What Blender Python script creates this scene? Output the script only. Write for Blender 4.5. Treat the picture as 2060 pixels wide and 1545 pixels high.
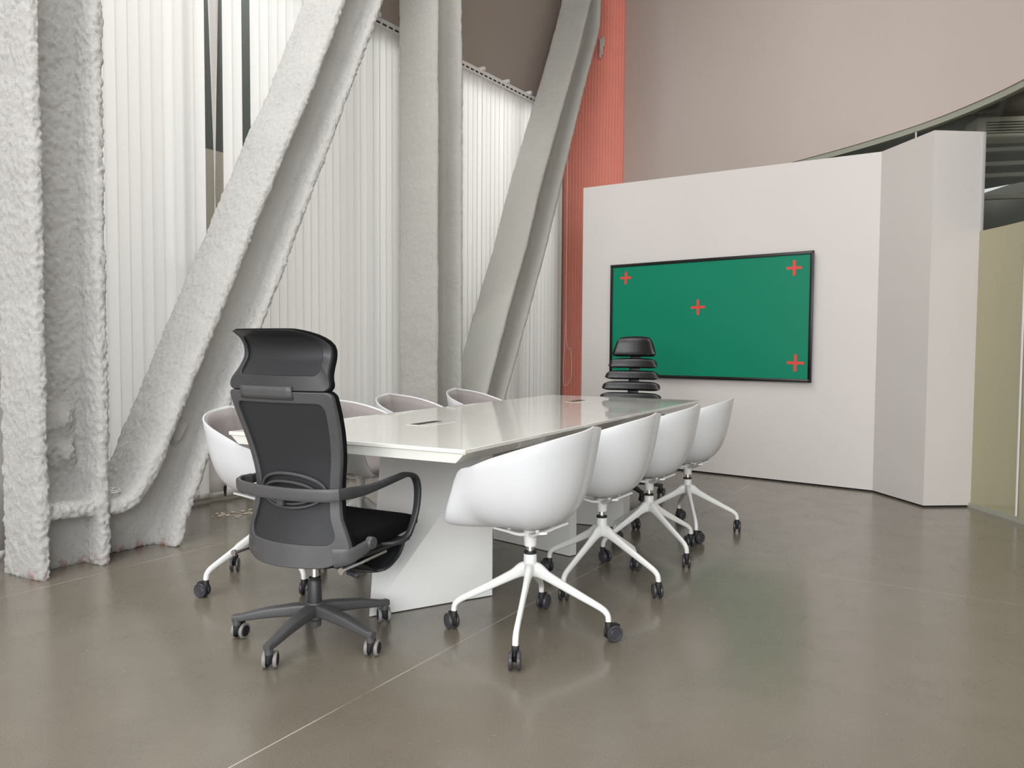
import bpy, bmesh, math, random
from mathutils import Vector, Matrix
PI = math.pi
R = math.radians
random.seed(7)
for o in list(bpy.data.objects):
    bpy.data.objects.remove(o)
scn = bpy.context.scene
COL = scn.collection

# ------------------------------------------------------------------ camera
cam_d = bpy.data.cameras.new('camera')
cam_d.sensor_fit = 'HORIZONTAL'
cam_d.sensor_width = 36.0
cam_d.lens = 36.0 * 1550.0 / 2060.0
cam_d.clip_start = 0.05
cam = bpy.data.objects.new('camera', cam_d)
cam.matrix_world = Matrix.Translation((0, 0, 1.11)) @ Matrix.Rotation(R(90 - 2.6), 4, 'X') @ Matrix.Rotation(R(0.36), 4, 'Z')
COL.objects.link(cam)
scn.camera = cam

# ------------------------------------------------------------------ world and light
w = bpy.data.worlds.new('daylight')
scn.world = w
w.use_nodes = True
bg = w.node_tree.nodes['Background']
bg.inputs[0].default_value = (0.96, 0.985, 1.0, 1)
bg.inputs[1].default_value = 0.75
scn.view_settings.view_transform = 'Standard'
scn.view_settings.look = 'None'
scn.view_settings.gamma = 1
scn.view_settings.use_curve_mapping = False
scn.view_settings.exposure = 0.07


def area(name, loc, target, sx, sy, power, col=(1, 1, 1)):
    d = bpy.data.lights.new(name, 'AREA')
    d.shape = 'RECTANGLE'
    d.size = sx
    d.size_y = sy
    d.energy = power
    d.color = col
    o = bpy.data.objects.new(name, d)
    o.location = loc
    o.rotation_euler = (Vector(target) - Vector(loc)).to_track_quat('-Z', 'Y').to_euler()
    COL.objects.link(o)
    return o


# tall window front behind the camera, and daylight on the window side
area('window_light_rear', (0.7, -5.6, 2.9), (-0.2, 4.5, 1.4), 6.5, 4.2, 450, (0.97, 0.985, 1.0))
area('window_light_left', (-3.4, -2.6, 2.8), (-1.6, 4.5, 1.9), 3.0, 3.8, 200, (0.97, 0.985, 1.0))
area('back_room_fill', (4.9, 6.8, 3.15), (4.9, 6.81, 0.0), 1.2, 2.5, 22, (1.0, 0.96, 0.88))  # added fill to brighten the room behind the glass, no lamp known there
# unseen overhead fill, added under the ceiling to lift floor and table
area('overhead_fill', (-1.6, 2.4, 6.1), (-1.6, 2.41, 0.0), 3.6, 6.5, 290, (0.98, 0.99, 1.0))
# open sky outside the window wall, falling on the back of the blinds
area('sky_outside', (-2.9, 10.2, 5.4), (-0.4, 7.4, 0.6), 9.0, 3.0, 1050, (0.97, 0.99, 1.0))


# ------------------------------------------------------------------ materials
def new_mat(name):
    m = bpy.data.materials.new(name)
    m.use_nodes = True
    return m, m.node_tree, m.node_tree.nodes['Principled BSDF']


def srgb(r, g, b):
    f = lambda c: c / 12.92 if c <= 0.04045 else ((c + 0.055) / 1.055) ** 2.4
    return (f(r / 255), f(g / 255), f(b / 255), 1)


def plain(name, col, rough=0.5, metal=0.0, spec=0.5, var=0.0, vscale=8.0, bump=0.0, bscale=200.0, sheen=0.0, coat=0.0):
    m, nt, p = new_mat(name)
    p.inputs['Base Color'].default_value = col
    p.inputs['Roughness'].default_value = rough
    p.inputs['Metallic'].default_value = metal
    p.inputs['Specular IOR Level'].default_value = spec
    p.inputs['Coat Weight'].default_value = coat
    p.inputs['Sheen Weight'].default_value = sheen
    tc = nt.nodes.new('ShaderNodeTexCoord')
    if var > 0:
        n = nt.nodes.new('ShaderNodeTexNoise')
        n.inputs['Scale'].default_value = vscale
        n.inputs['Detail'].default_value = 6
        nt.links.new(tc.outputs['Object'], n.inputs['Vector'])
        mx = nt.nodes.new('ShaderNodeMix')
        mx.data_type = 'RGBA'
        mx.inputs['A'].default_value = tuple(c * (1 - var) for c in col[:3]) + (1,)
        mx.inputs['B'].default_value = tuple(min(1, c * (1 + var)) for c in col[:3]) + (1,)
        nt.links.new(n.outputs['Fac'], mx.inputs['Factor'])
        nt.links.new(mx.outputs['Result'], p.inputs['Base Color'])
    if bump > 0:
        n2 = nt.nodes.new('ShaderNodeTexNoise')
        n2.inputs['Scale'].default_value = bscale
        n2.inputs['Detail'].default_value = 4
        nt.links.new(tc.outputs['Object'], n2.inputs['Vector'])
        b = nt.nodes.new('ShaderNodeBump')
        b.inputs['Strength'].default_value = bump
        b.inputs['Distance'].default_value = 0.01
        nt.links.new(n2.outputs['Fac'], b.inputs['Height'])
        nt.links.new(b.outputs['Normal'], p.inputs['Normal'])
    return m


def node_math(nt, op, a, b=None, clamp=False):
    n = nt.nodes.new('ShaderNodeMath')
    n.operation = op
    n.use_clamp = clamp
    for i, v in enumerate((a, b)):
        if v is None:
            continue
        if isinstance(v, (int, float)):
            n.inputs[i].default_value = v
        else:
            nt.links.new(v, n.inputs[i])
    return n.outputs[0]


def mix_col(nt, fac, a, b):
    n = nt.nodes.new('ShaderNodeMix')
    n.data_type = 'RGBA'
    for key, v in (('Factor', fac), ('A', a), ('B', b)):
        if isinstance(v, (int, float, tuple)):
            n.inputs[key].default_value = v
        else:
            nt.links.new(v, n.inputs[key])
    return n.outputs['Result']


def noise(nt, vec, scale, detail=5, rough=0.5):
    n = nt.nodes.new('ShaderNodeTexNoise')
    n.inputs['Scale'].default_value = scale
    n.inputs['Detail'].default_value = detail
    n.inputs['Roughness'].default_value = rough
    nt.links.new(vec, n.inputs['Vector'])
    return n.outputs['Fac']


def ramp(nt, fac, a, b):
    n = nt.nodes.new('ShaderNodeMapRange')
    n.inputs['From Min'].default_value = a
    n.inputs['From Max'].default_value = b
    nt.links.new(fac, n.inputs['Value'])
    return n.outputs['Result']


def floor_material():
    m, nt, p = new_mat('polished_concrete')
    tc = nt.nodes.new('ShaderNodeTexCoord').outputs['Object']
    big = ramp(nt, noise(nt, tc, 0.9, 6, 0.6), 0.3, 0.7)
    mid = ramp(nt, noise(nt, tc, 5.0, 8, 0.65), 0.3, 0.7)
    fine = noise(nt, tc, 260.0, 2)
    c = mix_col(nt, big, FLOOR_A, FLOOR_B)
    c = mix_col(nt, node_math(nt, 'MULTIPLY', mid, 0.35), c, FLOOR_C)
    c = mix_col(nt, node_math(nt, 'MULTIPLY', ramp(nt, fine, 0.45, 0.75), 0.18), c, srgb(176, 168, 158))
    # thin pale joints between the poured bays
    sx = nt.nodes.new('ShaderNodeSeparateXYZ')
    nt.links.new(tc, sx.inputs[0])
    ux, uy = math.cos(R(32)), -math.sin(R(32))
    d = node_math(nt, 'ADD', node_math(nt, 'MULTIPLY', sx.outputs[0], ux), node_math(nt, 'MULTIPLY', sx.outputs[1], uy))
    e = node_math(nt, 'SUBTRACT', node_math(nt, 'MULTIPLY', sx.outputs[1], ux), node_math(nt, 'MULTIPLY', sx.outputs[0], uy))
    tot = None
    for src, off, wd in ((d, -1.682, 0.0022), (d, -3.68, 0.0022), (d, -3.96, 0.0016), (d, 2.3, 0.002), (e, 4.02, 0.0012), (e, 7.3, 0.0015)):
        q = node_math(nt, 'LESS_THAN', node_math(nt, 'ABSOLUTE', node_math(nt, 'SUBTRACT', src, off)), wd)
        tot = q if tot is None else node_math(nt, 'MAXIMUM', tot, q)
    wear = ramp(nt, noise(nt, tc, 3.0, 4), 0.25, 0.6)
    c = mix_col(nt, node_math(nt, 'MULTIPLY', tot, node_math(nt, 'MULTIPLY', wear, 0.75)), c, srgb(205, 196, 184))
    # scattered pale scuffs
    mp = nt.nodes.new('ShaderNodeMapping')
    mp.inputs['Scale'].default_value = (9, 26, 1)
    mp.inputs['Rotation'].default_value = (0, 0, 0.7)
    nt.links.new(tc, mp.inputs['Vector'])
    sc = ramp(nt, noise(nt, mp.outputs[0], 2.2, 6, 0.8), 0.72, 0.78)
    c = mix_col(nt, node_math(nt, 'MULTIPLY', sc, 0.12), c, srgb(200, 190, 176))
    nt.links.new(c, p.inputs['Base Color'])
    rr = nt.nodes.new('ShaderNodeMapRange')
    rr.inputs['To Min'].default_value = 0.20
    rr.inputs['To Max'].default_value = 0.30
    nt.links.new(mid, rr.inputs['Value'])
    nt.links.new(rr.outputs[0], p.inputs['Roughness'])
    p.inputs['Specular IOR Level'].default_value = 0.5
    p.inputs['Coat Weight'].default_value = 0.4
    p.inputs['Coat Roughness'].default_value = 0.13
    b = nt.nodes.new('ShaderNodeBump')
    b.inputs['Strength'].default_value = 0.12
    b.inputs['Distance'].default_value = 0.004
    nt.links.new(fine, b.inputs['Height'])
    nt.links.new(b.outputs[0], p.inputs['Normal'])
    return m


FLOOR_A = srgb(106, 99, 87)
FLOOR_B = srgb(117, 110, 97)
FLOOR_C = srgb(95, 88, 78)


def coating_material(name, base):
    m, nt, p = new_mat(name)
    tc = nt.nodes.new('ShaderNodeTexCoord').outputs['Object']
    n1 = ramp(nt, noise(nt, tc, 2.2, 6), 0.3, 0.7)
    c = mix_col(nt, n1, tuple(x * 0.93 for x in base[:3]) + (1,), base)
    pit = ramp(nt, noise(nt, tc, 75, 4, 0.75), 0.62, 0.74)
    c = mix_col(nt, node_math(nt, 'MULTIPLY', pit, 0.42), c, srgb(120, 116, 110))
    # reddish primer showing through chipped coating near the foot
    sx = nt.nodes.new('ShaderNodeSeparateXYZ')
    nt.links.new(tc, sx.inputs[0])
    low = node_math(nt, 'SUBTRACT', 1.0, ramp(nt, sx.outputs[2], 0.01, 0.06), True)
    chip = ramp(nt, noise(nt, tc, 16, 5, 0.7), 0.50, 0.6)
    c = mix_col(nt, node_math(nt, 'MULTIPLY', node_math(nt, 'MULTIPLY', low, chip), 0.7), c, srgb(196, 128, 112))
    nt.links.new(c, p.inputs['Base Color'])
    p.inputs['Roughness'].default_value = 0.85
    p.inputs['Specular IOR Level'].default_value = 0.2
    b = nt.nodes.new('ShaderNodeBump')
    b.inputs['Strength'].default_value = 1.0
    b.inputs['Distance'].default_value = 0.018
    nt.links.new(noise(nt, tc, 110, 5, 0.8), b.inputs['Height'])
    nt.links.new(b.outputs[0], p.inputs['Normal'])
    return m


def blind_material():
    m, nt, p = new_mat('blind_fabric')
    tc = nt.nodes.new('ShaderNodeTexCoord').outputs['Object']
    p.inputs['Base Color'].default_value = srgb(232, 230, 227)
    p.inputs['Roughness'].default_value = 0.7
    tr = nt.nodes.new('ShaderNodeBsdfTranslucent')
    tr.inputs[0].default_value = srgb(232, 226, 224)
    mx = nt.nodes.new('ShaderNodeMixShader')
    mx.inputs[0].default_value = 0.40
    out = nt.nodes['Material Output']
    nt.links.new(p.outputs[0], mx.inputs[1])
    nt.links.new(tr.outputs[0], mx.inputs[2])
    nt.links.new(mx.outputs[0], out.inputs[0])
    return m


def mesh_fabric(name, col, col2):
    m, nt, p = new_mat(name)
    tc = nt.nodes.new('ShaderNodeTexCoord').outputs['Object']
    sx = nt.nodes.new('ShaderNodeSeparateXYZ')
    nt.links.new(tc, sx.inputs[0])
    s = node_math(nt, 'SINE', node_math(nt, 'MULTIPLY', sx.outputs[2], 2 * PI / 0.0042))
    c = mix_col(nt, ramp(nt, s, -1, 1), col, col2)
    nt.links.new(c, p.inputs['Base Color'])
    p.inputs['Roughness'].default_value = 0.6
    return m


def glass_material():
    m, nt, p = new_mat('clear_glass')
    g = nt.nodes.new('ShaderNodeBsdfGlossy')
    g.inputs['Roughness'].default_value = 0.02
    g.inputs['Color'].default_value = (0.9, 1, 0.93, 1)
    t = nt.nodes.new('ShaderNodeBsdfTransparent')
    t.inputs['Color'].default_value = (0.94, 0.96, 0.94, 1)
    fr = nt.nodes.new('ShaderNodeFresnel')
    fr.inputs[0].default_value = 1.45
    mx = nt.nodes.new('ShaderNodeMixShader')
    ge = nt.nodes.new('ShaderNodeNewGeometry')
    fac = node_math(nt, 'MULTIPLY', fr.outputs[0], node_math(nt, 'SUBTRACT', 1.0, ge.outputs['Backfacing']))
    nt.links.new(fac, mx.inputs[0])
    nt.links.new(t.outputs[0], mx.inputs[1])
    nt.links.new(g.outputs[0], mx.inputs[2])
    nt.links.new(mx.outputs[0], nt.nodes['Material Output'].inputs[0])
    return m


M = {}
M['floor'] = floor_material()
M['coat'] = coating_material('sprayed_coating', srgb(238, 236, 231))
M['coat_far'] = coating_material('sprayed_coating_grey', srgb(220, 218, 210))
M['blind'] = blind_material()
M['partition'] = plain('partition_paint', srgb(201, 195, 191), 0.55, var=0.02, vscale=2.5, bump=0.05, bscale=60)
M['bulkhead'] = plain('bulkhead_paint', srgb(193, 181, 173), 0.6, var=0.03, vscale=0.8)
M['taupe'] = plain('taupe_panel', srgb(152, 141, 132), 0.5, var=0.02, vscale=1.0)
M['red'] = plain('terracotta_panel', srgb(226, 138, 120), 0.55, var=0.07, vscale=5, bump=0.05)
M['table'] = plain('white_lacquer', srgb(226, 226, 219), 0.07, var=0.005, coat=0.3)
M['pedestal'] = plain('white_laminate', srgb(232, 232, 230), 0.3)
M['under'] = plain('table_underside', srgb(190, 186, 180), 0.25)
M['shell'] = plain('white_plastic', srgb(211, 212, 214), 0.38)
M['whitemetal'] = plain('white_powdercoat', srgb(226, 226, 224), 0.3)
M['felt'] = plain('grey_felt', srgb(158, 151, 148), 0.95, var=0.14, vscale=120, bump=0.4, bscale=400, spec=0.1)
M['felt_edge'] = plain('felt_edge', srgb(140, 132, 128), 0.9)
M['chrome'] = plain('chrome', (0.75, 0.75, 0.75, 1), 0.15, metal=1)
M['black'] = plain('black_plastic', srgb(46, 47, 49), 0.42)
M['frameblack'] = plain('charcoal_plastic', srgb(74, 74, 75), 0.42, var=0.08, vscale=30)
M['deep'] = plain('black_rubber', srgb(24, 24, 25), 0.6)
M['wheel'] = plain('castor_plastic', srgb(58, 58, 62), 0.3)
M['greytyre'] = plain('grey_castor_tyre', srgb(128, 126, 124), 0.5)
M['fabric'] = plain('black_fabric', srgb(17, 17, 18), 0.95, spec=0.1)
M['leather'] = plain('black_leather', srgb(11, 11, 12), 0.26, bump=0.15, bscale=120)
M['mesh'] = mesh_fabric('black_mesh', srgb(28, 29, 32), srgb(44, 45, 48))
M['meshgrey'] = mesh_fabric('grey_mesh', srgb(52, 56, 60), srgb(72, 76, 80))
M['green'] = plain('green_screen', srgb(0, 120, 90), 0.4, spec=0.3, var=0.02, vscale=3)
M['tape'] = plain('red_tape', srgb(208, 62, 52), 0.5, var=0.12, vscale=40)
M['screenframe'] = plain('black_frame', srgb(12, 12, 13), 0.3)
M['glass'] = glass_material()
M['film'] = plain('frosted_film', srgb(160, 155, 128), 0.15, var=0.03, vscale=1.5)
M['glassedge'] = plain('glass_edge', srgb(152, 154, 140), 0.25)
M['dark'] = plain('dark_interior', srgb(86, 84, 78), 0.7, var=0.1, vscale=2)
M['darkline'] = plain('dark_beam', srgb(122, 116, 106), 0.6, var=0.1, vscale=4)
M['ac'] = plain('ac_plastic', srgb(208, 200, 184), 0.5)
M['slot'] = plain('dark_slot', srgb(26, 25, 24), 0.6)
M['louvre'] = plain('facade_louvre', srgb(168, 160, 148), 0.7)
M['rail'] = plain('blind_rail', srgb(222, 219, 216), 0.4)
M['ceiling'] = plain('ceiling_paint', srgb(190, 184, 178), 0.8)
M['plaster'] = plain('plaster', srgb(206, 196, 178), 0.9, var=0.1, vscale=60)
M['cable'] = plain('cable', srgb(222, 220, 212), 0.5)


# ------------------------------------------------------------------ mesh helpers
class MB:
    def __init__(s):
        s.v = []
        s.f = []

    def add(s, vs, fs):
        k = len(s.v)
        s.v += [tuple(x) for x in vs]
        s.f += [tuple(i + k for i in f) for f in fs]
        return s

    def box(s, c, d, rot=None):
        vs = []
        for z in (-1, 1):
            for x, y in ((-1, -1), (1, -1), (1, 1), (-1, 1)):
                p = Vector((x * d[0] / 2, y * d[1] / 2, z * d[2] / 2))
                if rot is not None:
                    p = rot @ p
                vs.append(p + Vector(c))
        return s.add(vs, [(3, 2, 1, 0), (4, 5, 6, 7), (0, 1, 5, 4), (1, 2, 6, 5), (2, 3, 7, 6), (3, 0, 4, 7)])

    def rbox(s, c, d, r=0.01, seg=3, rot=None):
        bm = bmesh.new()
        bmesh.ops.create_cube(bm, size=1)
        bmesh.ops.scale(bm, vec=d, verts=bm.verts)
        bmesh.ops.bevel(bm, geom=bm.edges[:] + bm.verts[:], offset=min(r, min(d) * 0.49), segments=seg, profile=0.5, affect='EDGES')
        if rot is not None:
            bmesh.ops.rotate(bm, cent=(0, 0, 0), matrix=rot, verts=bm.verts)
        bmesh.ops.translate(bm, vec=c, verts=bm.verts)
        bm.verts.index_update()
        s.add([v.co[:] for v in bm.verts], [[v.index for v in f.verts] for f in bm.faces])
        bm.free()
        return s

    def loops(s, rings, cap=True, closed=False):
        n = len(rings[0])
        k = len(s.v)
        for r in rings:
            s.v += [tuple(p) for p in r]
        m = len(rings)
        for i in range(m if closed else m - 1):
            a = k + i * n
            b = k + ((i + 1) % m) * n
            for j in range(n):
                j2 = (j + 1) % n
                s.f.append((a + j, a + j2, b + j2, b + j))
        if cap and not closed:
            s.f.append(tuple(k + j for j in range(n))[::-1])
            s.f.append(tuple(k + (m - 1) * n + j for j in range(n)))
        return s

    def lathe(s, prof, n=32, c=(0, 0, 0), axis=None):
        rings = []
        mt = Matrix.Identity(3)
        if axis is not None:
            mt = Vector((0, 0, 1)).rotation_difference(Vector(axis)).to_matrix()
        for r, z in prof:
            rings.append([mt @ Vector((max(r, 1e-4) * math.cos(2 * PI * j / n), max(r, 1e-4) * math.sin(2 * PI * j / n), z)) + Vector(c) for j in range(n)])
        return s.loops(rings)

    def sweep(s, pts, sec, up=(0, 0, 1), n=16, e=2.0, closed=False):
        """sec: list of (width, height) full sizes per point; e: superellipse exponent"""
        pts = [Vector(p) for p in pts]
        if isinstance(sec, tuple):
            sec = [sec] * len(pts)
        rings = []
        m = len(pts)
        for i, p in enumerate(pts):
            if closed:
                t = pts[(i + 1) % m] - pts[i - 1]
            else:
                t = pts[min(i + 1, m - 1)] - pts[max(i - 1, 0)]
            t.normalize()
            u = up(i) if callable(up) else Vector(up)
            side = t.cross(u)
            if side.length < 1e-5:
                side = Vector((1, 0, 0))
            side.normalize()
            nn = side.cross(t).normalized()
            wd, ht = sec[i]
            ring = []
            for j in range(n):
                a = 2 * PI * (j + 0.5) / n
                ca, sa = math.cos(a), math.sin(a)
                ring.append(p + side * (wd / 2 * math.copysign(abs(ca) ** (2 / e), ca)) + nn * (ht / 2 * math.copysign(abs(sa) ** (2 / e), sa)))
            rings.append(ring)
        return s.loops(rings, closed=closed)

    def grid(s, fn, nu, nv, flip=False):
        k = len(s.v)
        for i in range(nu + 1):
            for j in range(nv + 1):
                s.v.append(tuple(fn(i / nu, j / nv)))
        for i in range(nu):
            for j in range(nv):
                q = (k + i * (nv + 1) + j, k + (i + 1) * (nv + 1) + j, k + (i + 1) * (nv + 1) + j + 1, k + i * (nv + 1) + j + 1)
                s.f.append(q[::-1] if flip else q)
        return s

    def obj(s, name, mat, parent=None, smooth=True, angle=40, loc=None, rotz=None, solid=None, label=None):
        me = bpy.data.meshes.new(name)
        me.from_pydata(s.v, [], s.f)
        bm = bmesh.new()
        bm.from_mesh(me)
        bmesh.ops.recalc_face_normals(bm, faces=bm.faces)
        bm.to_mesh(me)
        bm.free()
        if smooth:
            me.shade_smooth()
            if angle < 180:
                try:
                    me.set_sharp_from_angle(angle=R(angle))
                except Exception:
                    pass
        me.materials.append(M[mat])
        o = bpy.data.objects.new(name, me)
        COL.objects.link(o)
        if parent is not None:
            o.parent = parent
        if loc is not None:
            o.location = loc
        if rotz is not None:
            o.rotation_euler = (0, 0, rotz)
        if solid:
            md = o.modifiers.new('thickness', 'SOLIDIFY')
            md.thickness = solid
            md.offset = -1
        if label:
            o['label'] = label
        return o


def smooth_path(pts, k=6):
    """Catmull-Rom through the points"""
    pts = [Vector(p) for p in pts]
    out = []
    for i in range(len(pts) - 1):
        p0 = pts[max(i - 1, 0)]
        p1, p2 = pts[i], pts[i + 1]
        p3 = pts[min(i + 2, len(pts) - 1)]
        for j in range(k):
            t = j / k
            out.append(0.5 * ((2 * p1) + (p2 - p0) * t + (2 * p0 - 5 * p1 + 4 * p2 - p3) * t * t + (3 * p1 - p0 - 3 * p2 + p3) * t ** 3))
    out.append(pts[-1])
    return out


def lerp_list(vals, n):
    out = []
    m = len(vals) - 1
    for i in range(n):
        t = i / (n - 1) * m
        k = min(int(t), m - 1)
        f = t - k
        out.append(tuple(a + (b - a) * f for a, b in zip(vals[k], vals[k + 1])))
    return out


def interp(x, xs, ys):
    if x <= xs[0]:
        return ys[0]
    for i in range(len(xs) - 1):
        if x <= xs[i + 1]:
            t = (x - xs[i]) / (xs[i + 1] - xs[i])
            return ys[i] + (ys[i + 1] - ys[i]) * t
    return ys[-1]


def cinterp(x, xs, ys):
    """smooth monotone-ish interpolation"""
    n = len(xs)
    if x <= xs[0]:
        return ys[0]
    if x >= xs[-1]:
        return ys[-1]
    d = []
    for i in range(n):
        a = max(i - 1, 0)
        b = min(i + 1, n - 1)
        d.append((ys[b] - ys[a]) / (xs[b] - xs[a]))
    for i in range(n - 1):
        if x <= xs[i + 1]:
            h = xs[i + 1] - xs[i]
            t = (x - xs[i]) / h
            return ((2 * t ** 3 - 3 * t * t + 1) * ys[i] + (t ** 3 - 2 * t * t + t) * h * d[i] + (-2 * t ** 3 + 3 * t * t) * ys[i + 1] + (t ** 3 - t * t) * h * d[i + 1])


def tag(o, label, cat, group=None):
    o['label'] = label
    o['category'] = cat
    if group:
        o['group'] = group
    return o


def thing(name, label, cat, loc=(0, 0, 0), rotz=0.0, group=None):
    o = bpy.data.objects.new(name, None)
    o.empty_display_size = 0.1
    COL.objects.link(o)
    o.location = loc
    o.rotation_euler = (0, 0, rotz)
    return tag(o, label, cat, group)


def struct(o):
    o['kind'] = 'structure'
    return o


def copy_tree(o, parent=None):
    c = o.copy()
    COL.objects.link(c)
    if parent is not None:
        c.parent = parent
    for ch in CH.get(o.name, []):
        cc = copy_tree(ch, c)
    return c


CH = {}


def index_children():
    CH.clear()
    for o in bpy.data.objects:
        if o.parent is not None:
            CH.setdefault(o.parent.name, []).append(o)


# ------------------------------------------------------------------ the setting
UW = Vector((math.sin(R(34)), math.cos(R(34)), 0))      # along the window wall
NW = Vector((UW.y, -UW.x, 0))                           # from that wall into the room
W0 = Vector((-2.25, 5.38, 0))


def WP(k, t, z):
    return W0 + UW * k + NW * t + Vector((0, 0, z))


RW = Matrix((UW, NW, Vector((0, 0, 1)))).transposed()

mb = MB()
mb.add([(-12, -6, 0), (12, -6, 0), (12, 16, 0), (-12, 16, 0), (-12, -6, -0.2), (12, -6, -0.2), (12, 16, -0.2), (-12, 16, -0.2)],
       [(0, 1, 2, 3), (7, 6, 5, 4), (0, 4, 5, 1), (1, 5, 6, 2), (2, 6, 7, 3), (3, 7, 4, 0)])
struct(mb.obj('floor', 'floor', smooth=False))

mb = MB()
mb.box((-0.5, 4.5, 6.3), (13, 15, 0.2))
struct(mb.obj('ceiling', 'ceiling', smooth=False))

# window wall: taupe panel above the blinds, slim mullions and panes behind them
mb = MB()
c = WP(1.45, -0.10, 5.12)
mb.box(c, (7.2, 0.12, 2.16), RW)
mb.box(WP(5.16, -0.22, 3.1), (0.16, 0.34, 6.2), RW)  # jamb added to block outside light leaking in beside the red panel
struct(mb.obj('wall_left', 'taupe', smooth=False))
mb = MB()
for k in (-2.05, 0.0, 1.72, 2.9, 4.2, 5.0):
    mb.box(WP(k, -0.16, 2.02), (0.06, 0.08, 4.04), RW)
for z, k, l in ((0.04, 1.45, 7.2), (1.84, 0.25, 0.5), (4.0, 1.45, 7.2)):
    mb.box(WP(k, -0.16, z), (l, 0.07, 0.06), RW)
win = struct(mb.obj('window_1', 'slot', smooth=False))
mb = MB()
mb.box(WP(2.26, -0.07, 2.02), (0.14, 0.05, 4.04), RW)
mb.obj('mullion', 'taupe', win, smooth=False, label='taupe mullion')
mb = MB()
mb.box(WP(1.45, -0.17, 2.02), (7.2, 0.012, 3.96), RW)
mb.obj('pane', 'glass', win, smooth=False)

# left return of the window wall, beyond the first column
mb = MB()
mb.add([(-2.75, 4.05, 0), (-5.6, -5.5, 0), (-5.8, -5.45, 0), (-2.95, 4.1, 0), (-2.75, 4.05, 6.2), (-5.6, -5.5, 6.2), (-5.8, -5.45, 6.2), (-2.95, 4.1, 6.2)],
       [(0, 1, 2, 3), (4, 5, 6, 7), (0, 1, 5, 4), (1, 2, 6, 5), (2, 3, 7, 6), (3, 0, 4, 7)])
struct(mb.obj('wall_side', 'partition', smooth=False))

# free-standing partition that carries the screen
P0 = Vector((0.699, 7.75, 0))
UP = Vector((0.78175, -0.62359, 0))
NP = Vector((-0.62359, -0.78175, 0))


def extrude_poly(mb, pts, z0, z1s):
    n = len(pts)
    vs = [(p[0], p[1], z0) for p in pts] + [(p[0], p[1], z) for p, z in zip(pts, z1s)]
    fs = [tuple(range(n))[::-1], tuple(range(n, 2 * n))]
    for i in range(n):
        j = (i + 1) % n
        fs.append((i, j, n + j, n + i))
    mb.add(vs, fs)
    return mb


poly = [(0.699, 7.75), (2.849, 6.035), (2.935, 5.446), (3.314, 5.475), (3.31, 5.95), (3.0, 6.32), (0.84, 7.93)]
mb = extrude_poly(MB(), poly, 0.014, [2.716, 2.653, 2.652, 2.652, 2.652, 2.66, 2.716])
struct(mb.obj('wall_back', 'partition', smooth=False))
poly2 = [(0.73, 7.77), (2.87, 6.06), (2.955, 5.466), (3.294, 5.49), (3.29, 5.93), (2.99, 6.29), (0.85, 7.9)]
mb = extrude_poly(MB(), poly2, 0.0, [0.02] * 7)
struct(mb.obj('shadow_gap_back', 'slot', smooth=False))  # dark strip painting the shadow line under the raised partition

# curved bulkhead wall hanging over the glass
BC = smooth_path([(1.39, 9.84, 0), (1.80, 8.95, 0), (2.22, 8.08, 0), (2.61, 7.28, 0), (2.93, 6.63, 0), (3.16, 6.0, 0), (3.27, 5.4, 0), (3.29, 4.8, 0), (3.30, 4.0, 0), (3.36, 2.4, 0), (3.5, 0.0, 0)], 8)


def ribbon(mb, path, z0, z1, th, off=0.0):
    rings = []
    m = len(path)
    for i, p in enumerate(path):
        t = (path[min(i + 1, m - 1)] - path[max(i - 1, 0)]).normalized()
        nn = Vector((-t.y, t.x, 0))  # to the outside (right of the room)
        a = p + nn * off
        b = p + nn * (off + th)
        rings.append([(a.x, a.y, z0), (b.x, b.y, z0), (b.x, b.y, z1), (a.x, a.y, z1)])
    return mb.loops(rings)


o = ribbon(MB(), BC, 2.87, 6.2, 0.10).obj('wall_upper', 'bulkhead', angle=30)
struct(o)
o = ribbon(MB(), BC, 2.825, 2.868, 0.05, 0.01).obj('trim_1', 'glassedge', angle=30)
struct(o)

# curved glass wall under the bulkhead, frosted up to about two metres
GP = [p for p in BC if 0.0 < p.y < 8.6]
gl = thing('glass_partition', 'curved glass wall with an olive frosted lower half beside the white partition', 'glass wall')
ribbon(MB(), GP, 0.03, 2.82, 0.012, 0.03).obj('pane', 'glass', gl, angle=30)
ribbon(MB(), GP, 0.03, 1.96, 0.002, 0.026).obj('frosted_film', 'film', gl, angle=30, label='olive frosted film')
ribbon(MB(), GP, 0.0, 0.032, 0.045, 0.012).obj('floor_channel', 'glassedge', gl, angle=30)
for q in ((3.285, 4.99), (3.13, 6.10), (2.63, 7.25)):
    m_ = MB()
    m_.box((q[0] + 0.012, q[1], 1.43), (0.006, 0.012, 2.78))
    m_.obj('joint', 'rail', gl, smooth=False)
ribbon(MB(), GP, 0.938, 0.942, 0.002, 0.028).obj('seam', 'rail', gl, angle=30)

# dark room behind the glass
mb = MB()
mb.box((6.6, 7.0, 1.66), (0.1, 10.0, 3.32))
mb.box((4.0, 11.0, 1.66), (5.4, 0.1, 3.32))
mb.box((5.0, 2.2, 1.66), (3.3, 0.1, 3.32))
struct(mb.obj('wall_right', 'dark', smooth=False))
struct(ribbon(MB(), [p for p in BC if p.y > 1.5], 3.2, 3.3, 4.2, 0.09).obj('trim_2', 'dark', smooth=False))
for z, lab in ((2.71, 'grey horizontal rail behind the glass, highest of four'), (2.60, 'grey rail behind the glass, second of four from the top'),
               (2.51, 'grey rail behind the glass, third of four from the top'), (2.34, 'grey rail behind the glass, lowest of four')):
    mb = MB()
    mb.box((0, 0, 0), (1.7, 0.06, 0.03))
    tag(mb.obj('rail', 'darkline', smooth=False, loc=(4.42, 6.05, z), rotz=R(-14)), lab, 'rail', 'rails in the room behind the glass')
mb = MB()
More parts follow.
